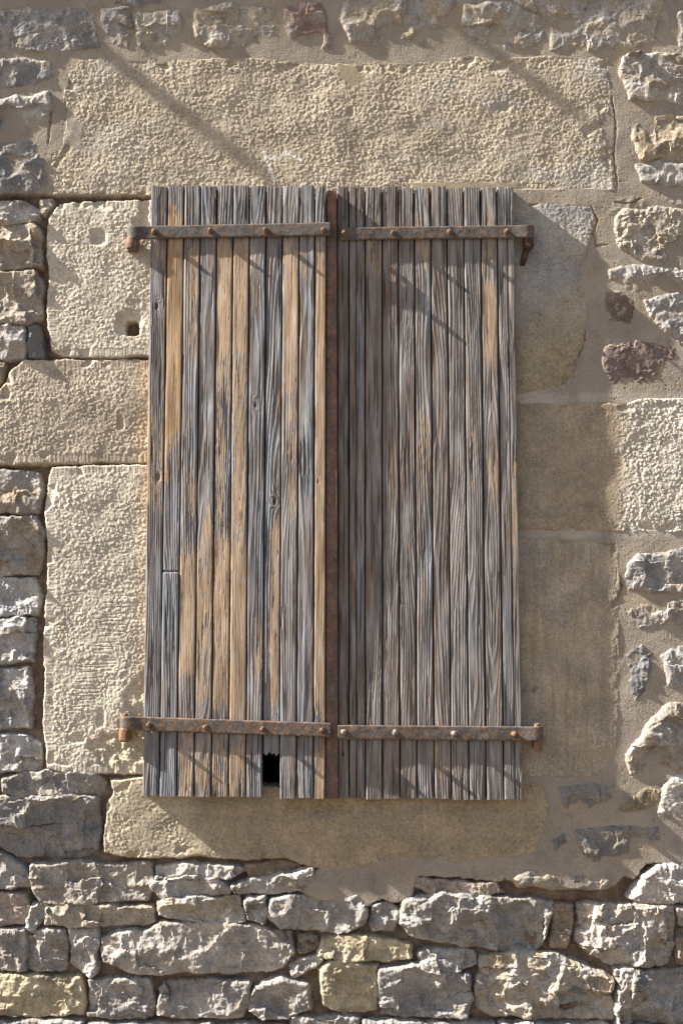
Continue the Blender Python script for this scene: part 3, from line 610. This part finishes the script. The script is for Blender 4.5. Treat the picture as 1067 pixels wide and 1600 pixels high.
def sweep_bar(name, parent, path, v0, v1, wid, thick, hrefn, tint_seed, rust=0.4, label=None, along=None, jit=0.22):
    """flat iron bar: path of (u, h) points swept as a rounded rectangle; v runs v0..v1 with u"""
    path = np.array(path, float)
    seg = np.r_[0, np.cumsum(np.hypot(*np.diff(path, axis=0).T))]
    n = int(seg[-1] / 1.6) + 2
    s = np.linspace(0, seg[-1], n); pu = np.interp(s, seg, path[:, 0]); ph = np.interp(s, seg, path[:, 1])
    k = 3; pu[k:-k] = np.convolve(pu, np.ones(2 * k + 1) / (2 * k + 1), 'valid'); ph[k:-k] = np.convolve(ph, np.ones(2 * k + 1) / (2 * k + 1), 'valid')
    tu = np.gradient(pu); th = np.gradient(ph); ln = np.hypot(tu, th) + 1e-9; nu, nh = -th / ln, tu / ln
    a, b = wid / 2, thick / 2; r = min(a, b) * 0.75
    sec = []
    for cx, cy, st in ((a - r, b - r, 0), (-(a - r), b - r, 90), (-(a - r), -(b - r), 180), (a - r, -(b - r), 270)):
        for q in range(0, 91, 30):
            sec.append((cx + r * math.cos(math.radians(st + q)), cy + r * math.sin(math.radians(st + q))))
    full = []
    for i in range(len(sec)):
        p, q = np.array(sec[i]), np.array(sec[(i + 1) % len(sec)]); m = max(1, int(np.hypot(*(q - p)) / 1.6))
        for t in range(m): full.append(p + (q - p) * t / m)
    sec = np.array(full); m = len(sec)
    span = path[:, 0].max() - path[:, 0].min()
    vc = v0 + (v1 - v0) * (pu - path[:, 0].min()) / span
    vv = vc[:, None] + sec[None, :, 0] * (1 + 0.04 * perlin(s / 18, s * 0 + tint_seed, 500))[:, None]
    wob = jit * perlin(s[:, None] / 14 + 0 * vv, vv / 9, 501 + tint_seed) + 0.5 * jit * perlin(s[:, None] / 4 + 0 * vv, vv / 4, 502 + tint_seed)
    off = sec[None, :, 1] + wob * np.sign(sec[None, :, 1] + 1e-6)
    vv = vv + 0.6 * wob
    uu = pu[:, None] + nu[:, None] * off; hh = ph[:, None] + nh[:, None] * off
    x, z = W(uu, vv, hrefn); co = np.stack([x, -hh * S, z], -1).reshape(-1, 3)
    i = np.arange(n - 1)[:, None] * m; j = np.arange(m)[None, :]; jn = (j + 1) % m
    f = np.stack([i + j, i + jn, i + m + jn, i + m + j], -1).reshape(-1, 4)
    nz = fbm(s[:, None] / 16 + 0 * vv, vv / 10, 4, 503 + tint_seed).reshape(-1); nz2 = fbm(s[:, None] / 5 + 0 * vv, vv / 5, 3, 504 + tint_seed).reshape(-1)
    edg = np.tile(np.abs(sec[:, 0]) > a - 3.0, n)
    T = mixc((0.115, 0.10, 0.09), (0.19, 0.11, 0.065), sstep(-.1, .8, nz + rust - .35 + 0.3 * edg))
    T = mixc(T, (0.33, 0.17, 0.08), 0.6 * sstep(.45, .9, nz2 + rust - .25 + 0.25 * edg)); T = mixc(T, (0.075, 0.065, 0.062), 0.6 * sstep(.1, .6, -nz2))
    tri = []
    c0 = len(co); co = np.r_[co, co[:m].mean(0)[None], co[-m:].mean(0)[None]]; T = np.r_[T, T[:1], T[-1:]]
    f2 = np.stack([np.full(m, c0), (np.arange(m) + 1) % m, np.arange(m), np.arange(m)], 1)[:, :3]
    e = (n - 1) * m; f3 = np.stack([np.full(m, c0 + 1), e + np.arange(m), e + (np.arange(m) + 1) % m], 1)
    faces = [tuple(q) for q in f] + [tuple(q) for q in f2] + [tuple(q) for q in f3]
    return mesh_obj(name, co, faces, M_IRON, parent, T, smooth=True, label=label)

def lathe(profile, n, sd, jit=0.25, sq=None):
    """profile of (radius, height) in px; returns local points (a, b, height) and faces"""
    co = []; f = []
    rs = np.random.RandomState(sd); ph = rs.rand() * 6.28
    for i, (r, hgt) in enumerate(profile):
        for k in range(n):
            q = 2 * math.pi * k / n; rr = r
            if sq and i in sq:
                m = 2 * math.pi / sq[i]; a = ((q + ph) % m) - m / 2; rr = r * math.cos(m / 2) / math.cos(a) * 1.08
            rr *= 1 + jit * 0.25 * math.sin(3 * q + ph * 2 + i) * rs.rand()
            co.append((rr * math.cos(q), rr * math.sin(q), hgt))
    for i in range(len(profile) - 1):
        for k in range(n):
            f.append((i * n + k, i * n + (k + 1) % n, (i + 1) * n + (k + 1) % n, (i + 1) * n + k))
    f.append(tuple(range(n))[::-1]); f.append(tuple((len(profile) - 1) * n + k for k in range(n)))
    return np.array(co), f
def rust_tint(co, sd, k=0.5):
    nz = fbm(co[:, 0] / 4 + sd, co[:, 1] / 4 + co[:, 2] / 3, 3, 520)
    T = mixc((0.10, 0.075, 0.06), (0.30, 0.145, 0.065), sstep(-.4, .7, nz + k - .45)); return mixc(T, (0.44, 0.36, 0.29), 0.5 * sstep(.3, .8, -nz))
def bolt(parent, u, v, h, sd, pale=False):
    co, f = lathe([(6.0, -2), (6.0, 0.5), (5.4, 1.4), (4.9, 1.6), (5.2, 2.4), (5.1, 6.2), (4.3, 7.4), (3.4, 7.6), (3.4, 9.6), (2.8, 10.4), (1.2, 10.9)], 24, sd, 0.6, {3: 6, 4: 6, 5: 6, 6: 6})
    co[:, :2] *= 0.74 * (0.92 + 0.16 * ((sd * 0.37) % 1)); co[:, 2] *= .86
    a = 0.16 * math.sin(sd); co[:, 0] += co[:, 2] * a; co[:, 1] += co[:, 2] * 0.1 * math.cos(sd * 2)
    x, z = W(u + co[:, 0], v - co[:, 1], h)
    T = rust_tint(co, sd, 0.2 if pale else 0.6)
    if pale: T = mixc(T, (0.42, 0.37, 0.33), np.full(len(co), 0.65))
    mesh_obj('bolt', np.stack([x, -(h + co[:, 2]) * S, z], 1), f, M_IRON, parent, T)

def strap(parent, ua, ub, va, vb, wid, hf, pin_u, side, sd, bolts, rust, pale=()):
    """ua..ub span of the bar, pin at pin_u on the outer side (-1 left, 1 right), eye rolled back round the pin"""
    th = 4.4; R = 8.0; inner = ub if side < 0 else ua
    us = np.linspace(inner, pin_u, 40)
    vm = (va + vb) / 2
    edge_u = (228 if vm > 700 else 237) if side < 0 else (814 if vm > 700 else 802)
    hh = np.array([float(hf(np.array(float(np.clip(q, 222, 818))), np.array(vm))) + 3.0 * float(1 - sstep(2, 26, abs(q - pin_u))) for q in us]) + 2.0 + th / 2
    path = list(zip(us, hh)); hc = hh[-1] - R
    for q in range(10, 300, 10):
        path.append((pin_u + side * R * math.sin(math.radians(q)), hc + R * math.cos(math.radians(q))))
    o = sweep_bar('strap_hinge', parent, path, va, vb, wid, th, float(hh.mean()), sd, rust)
    for i, (bu, bv) in enumerate(bolts):
        hb = float(hf(np.array(float(bu)), np.array(vm))) + 2.0 + th
        bolt(o, bu, bv, hb, sd * 7 + i, pale=i in pale)
    return hc

def shutter_empty(u, v, label):
    x, z = W(u, v, FRONT)
    return empty('wooden_shutter', (float(x), -FRONT * S, float(z)), label, 'shutter', 'pair of shutters on the window')
SL = shutter_empty(366, 1246, 'left wooden shutter with peeling ochre paint and one board broken short')
SR = shutter_empty(672, 1250, 'right wooden shutter of weathered silver grey boards, almost bare of paint')

PL = {0: dict(paint=[(640, 800, .5, 0, 1), (380, 420, .3, 0, 1)], knots=[(245, 478, 5), (248, 745, 6)]),
      1: dict(paint=[(330, 690, .95, 0, 1), (600, 760, .6, 0, .35)], fresh=.8, split=893),
      2: dict(paint=[(385, 470, .75, .3, 1), (480, 580, .4, .5, 1), (740, 800, .6, .4, 1), (860, 1065, .9, 0, 1), (1140, 1250, .6, .2, 1)], dark=.06),
      3: dict(paint=[(800, 1110, .62, .0, 1), (1150, 1240, .45, 0, 1)], dark=.05),
      4: dict(paint=[(370, 620, .82, 0, 1), (620, 820, .5, 0, .6), (840, 1110, .85, 0, 1), (1140, 1250, .5, 0, 1)]),
      5: dict(paint=[(375, 560, .95, 0, 1), (560, 880, .7, .1, .9), (850, 1125, .97, 0, 1), (1150, 1250, .75, 0, 1)]),
      6: dict(paint=[(960, 1060, .5, .4, 1), (380, 470, .35, 0, .6)], knots=[(399, 633, 4)]),
      7: dict(paint=[(820, 1110, .85, .45, .95)], knots=[(429, 783, 5)], label='board broken short above the sill', vb=1181, jag=True),
      8: dict(paint=[(375, 620, .8, .1, 1), (620, 800, .55, .4, 1)]),
      9: dict(paint=[(370, 420, .4, 0, 1)], per_k=1.5),
      10: dict(paint=[(380, 1120, .96, .0, 1), (1170, 1250, .8, .2, 1)], fresh=.1, knots=[(497, 752, 3)])}
rs = np.random.RandomState(5)
for i in range(11):
    k = dict(PL[i]); vb = k.pop('vb', 1243.5 + 4.5 * i / 10 + rs.uniform(-1, 1))
    board(SL, LT[i], LT[i + 1], LB[i], LB[i + 1], 290.5 + rs.uniform(-1.0, 1.2), vb, h_left, 11 + i, proud=rs.uniform(-.7, .7), tone=rs.uniform(-.07, .12), ga=rs.uniform(.6, 1.1), cool=rs.uniform(-.3, .6), **k)
PR = {0: dict(dark=.06, warm=.2, knots=[(536, 1178, 4)]), 1: dict(dark=.08, warm=.2, groove=.45), 2: dict(dark=.05, warm=.28, paint=[(380, 420, .3, 0, 1)]), 3: dict(dark=.02, warm=.2), 4: dict(warm=.1), 5: dict(warm=.16, paint=[(640, 760, .42, .2, .9), (360, 430, .45, 0, 1)], dark=-.04),
      6: dict(warm=.22, paint=[(1150, 1230, .35, 0, 1)]), 7: dict(dark=-.08), 8: dict(dark=-.06, paint=[(500, 760, .35, .2, .6)]), 9: dict(paint=[(440, 580, .85, .1, .9), (330, 420, .5, .2, 1), (720, 790, .5, .3, 1)], dark=-.02), 10: dict(groove=.58, dark=-.08, paint=[(700, 860, .4, .5, 1)])}
for i in range(11):
    board(SR, RT[i], RT[i + 1], RB[i], RB[i + 1], 292.5 + rs.uniform(-1.5, 1.5), 1247.5 + 2.0 * i / 10 + rs.uniform(-1.2, 1.2), h_right, 41 + i, proud=rs.uniform(-.8, .8), tone=rs.uniform(-.08, .10), ga=rs.uniform(.45, .95), cool=rs.uniform(-.9, .05), **PR[i])

# rusty strip covering the meeting edge of the left shutter
def edge_strip():
    V = np.linspace(297, 1248, 560)[:, None]; tt = (V - TOPV) / (BOTV - TOPV)
    e0 = 510.6 + (509 - 510.6) * tt; e1 = 526 + (528.3 - 526) * tt
    sec = np.array([(0, -18), (0, -1), (.06, 0), (.25, .1), (.5, .1), (.75, .1), (.94, 0), (1.0, -1), (1.0, -9), (1.0, -20)])
    a = sec[None, :, 0]; U = e0 + (e1 - e0) * a
    dh = sec[None, :, 1]
    H = h_left(U, V + 0 * U) - 3.0 + dh + 0.3 * perlin(V / 30 + 0 * U, U / 6, 530) + 0.22 * perlin(V / 5 + 0 * U, U / 4, 531)
    x, z = W(U, V + 0 * U, h_left(U, V + 0 * U))
    co = np.stack([x, -H * S, z], -1).reshape(-1, 3)
    f, used = grid_faces(np.ones(U.shape, bool))
    nz = fbm(U / 8, V / 60 + 0 * U, 3, 532); T = mixc((0.15, 0.10, 0.078), (0.20, 0.105, 0.07), sstep(-.4, .5, nz))
    T = mixc(T, (0.10, 0.095, 0.09), 0.7 * sstep(.2, .6, fbm(U / 10, V / 90 + 0 * U, 3, 533))); T = mixc(T, (0.30, 0.15, 0.09), 0.5 * sstep(.25, .6, fbm(U / 4, V / 9 + 0 * U, 2, 534)))
    mesh_obj('edge_strip', co, f, M_IRON, SL, T.reshape(-1, 3))
edge_strip()

hc1 = strap(SL, 199, 516.5, 362, 360, 20.5, h_left, 207, -1, 3, [(241, 362), (329, 361), (415.5, 360), (506, 360)], 0.15)
hc2 = strap(SL, 187, 517, 1130, 1140.5, 22.0, h_left, 196, -1, 4, [(233, 1133), (321.5, 1136.5), (411, 1139), (503.5, 1141)], 0.42)
hc3 = strap(SR, 532, 834, 365.5, 362, 20.0, h_right, 825, 1, 5, [(538.5, 365), (614.5, 364), (702.5, 363), (791, 362)], 0.22)
hc4 = strap(SR, 528, 847.5, 1144, 1146.5, 22.5, h_right, 839, 1, 6, [(537, 1143.5), (617.5, 1144.5), (709, 1146), (802.5, 1146.5)], 0.36, pale=(0, 1, 2))

# pintles let into the jamb stones, the shutters hang on them
def pintle(u, vt, vb, hc, sd, label, barrel=7.6, brace=0, rk=0.6):
    parts = []; x0, z0 = W(u, vt, hc)
    co, f = lathe([(2.5, 0), (4.6, -1.2), (5.0, -4), (5.0, -(vb - vt - 22)), (barrel * .8, -(vb - vt - 21.5)), (barrel, -(vb - vt - 19)), (barrel * 1.02, -(vb - vt - 12)), (barrel * 0.98, -(vb - vt - 3)), (barrel * .6, -(vb - vt))], 28, sd, 0.4)
    C = np.stack([x0 + co[:, 0] * S, -(hc + co[:, 1]) * S, z0 + co[:, 2] * S], 1); V = [C]; Fs = [list(f)]; n = len(C)
    # square shank running back into the stone
    zc = z0 - (vb - vt - 10.5) * S; a = barrel * 0.86 * S; rows = 8
    for i in range(rows):
        y = -hc * S + (hc + 12) * S * i / (rows - 1); g = a * (1 + 0.08 * math.sin(i * 2.1 + sd)) * (1 + 0.25 * i / rows)
        V.append(np.array([(x0 - g, y, zc - g), (x0 + g, y, zc - g), (x0 + g, y, zc + g), (x0 - g, y, zc + g)]))
    for i in range(rows - 1):
        for k in range(4): Fs.append([(n + i * 4 + k, n + i * 4 + (k + 1) % 4, n + i * 4 + 4 + (k + 1) % 4, n + i * 4 + 4 + k)])
    n += rows * 4
    if brace:       # bent stay running down beside the shutter into the wall
        for i in range(rows):
            t = i / (rows - 1); px = x0 + (-13 * t) * S * brace; pz = zc - (2 + 40 * t) * S; py = -(hc - 2 - (hc + 6) * t ** 1.3) * S; g = 4.2 * S
            V.append(np.array([(px - g, py, pz - g), (px + g, py, pz - g), (px + g, py + 2 * g, pz + g), (px - g, py + 2 * g, pz + g)]))
        for i in range(rows - 1):
            for k in range(4): Fs.append([(n + i * 4 + k, n + i * 4 + (k + 1) % 4, n + i * 4 + 4 + (k + 1) % 4, n + i * 4 + 4 + k)])
    co = np.concatenate(V); fs = [q for ff in Fs for q in ff]
    mesh_obj('hinge_pintle', co, fs, M_IRON, wall, rust_tint(co / S, sd, rk) * (0.45 if brace else 1.0), label=label)
pintle(207, 353, 393, hc1 + 2, 1, 'rusty hinge pintle of the left shutter, upper one', rk=0.3, barrel=8.6)
pintle(196, 1114, 1158, hc2 + 2, 2, 'rusty hinge pintle of the left shutter, lower one', barrel=8.4)
pintle(825, 353, 391, hc3, 3, 'rusty hinge pintle of the right shutter, upper one', brace=1, rk=0.1)
pintle(839, 1130, 1172, hc4, 4, 'rusty hinge pintle of the right shutter, lower one', barrel=6.6)

# ------------------------------------------------------------------ above and below the picture: eaves and street
def box(x0, x1, y0, y1, z0, z1):
    v = [(x0, y0, z0), (x1, y0, z0), (x1, y1, z0), (x0, y1, z0), (x0, y0, z1), (x1, y0, z1), (x1, y1, z1), (x0, y1, z1)]
    return v, [(0, 3, 2, 1), (4, 5, 6, 7), (0, 1, 5, 4), (1, 2, 6, 5), (2, 3, 7, 6), (3, 0, 4, 7)]
OV = 0.17
_, zs = W(533, 55); ZE = float(zs) + OV * SZ
eave = empty('roof_eaves', (0, 0, ZE), 'tiled roof eaves over the wall, above the picture', 'roof')
v, f = box(-5.2, 3.8, -OV, 0.35, ZE, ZE + 0.03); mesh_obj('soffit_board', v, f, M_PLAIN, eave, np.tile((0.25, 0.19, 0.13), (8, 1)))
co = []; fs = []
for i in range(46):
    xc = -5.1 + i * 0.195; n0 = len(co)
    for yy, zz in ((-OV + .004, ZE + 0.034), (0.4, ZE + 0.24)):
        for k in range(9):
            q = math.pi * k / 8; co.append((xc + 0.085 * math.cos(q), yy, zz + 0.06 * math.sin(q)))
    fs += [(n0 + k, n0 + k + 1, n0 + 10 + k, n0 + 9 + k) for k in range(8)]
mesh_obj('roof_tiles', co, fs, M_PLAIN, eave, np.tile((0.36, 0.19, 0.12), (len(co), 1)))
for (pu, pv, wb) in ((428, 284, .009), (930, 200, .007)):  # unseen stubs added at the eaves to cast the two diagonal streaks
    tip = OV + 0.044; x, z = W(pu, pv); xt = float(x) - tip * SX; zt = float(z) + tip * SZ
    v, f = box(xt - wb, xt + wb, -tip, 0.2, zt - .012, zt + .012)
    if zt < ZE + 0.05: v, f = box(xt - wb, xt + wb, -tip, 0.0, zt - .012, zt + .012)
    mesh_obj('shadow_stub', v, f, M_IRON, eave, np.tile((0.12, 0.09, 0.07), (8, 1)))
gv, gf = box(-200, 200, -200, 200, -0.3, 0.0)
gr = mesh_obj('ground', gv, gf, M_PLAIN, None, np.tile((0.145, 0.115, 0.088), (8, 1))); gr['kind'] = 'structure'

for o in scene.objects:
    if '_loc' in o: del o['_loc']
print('built in %.1f s' % (time.time() - T0))
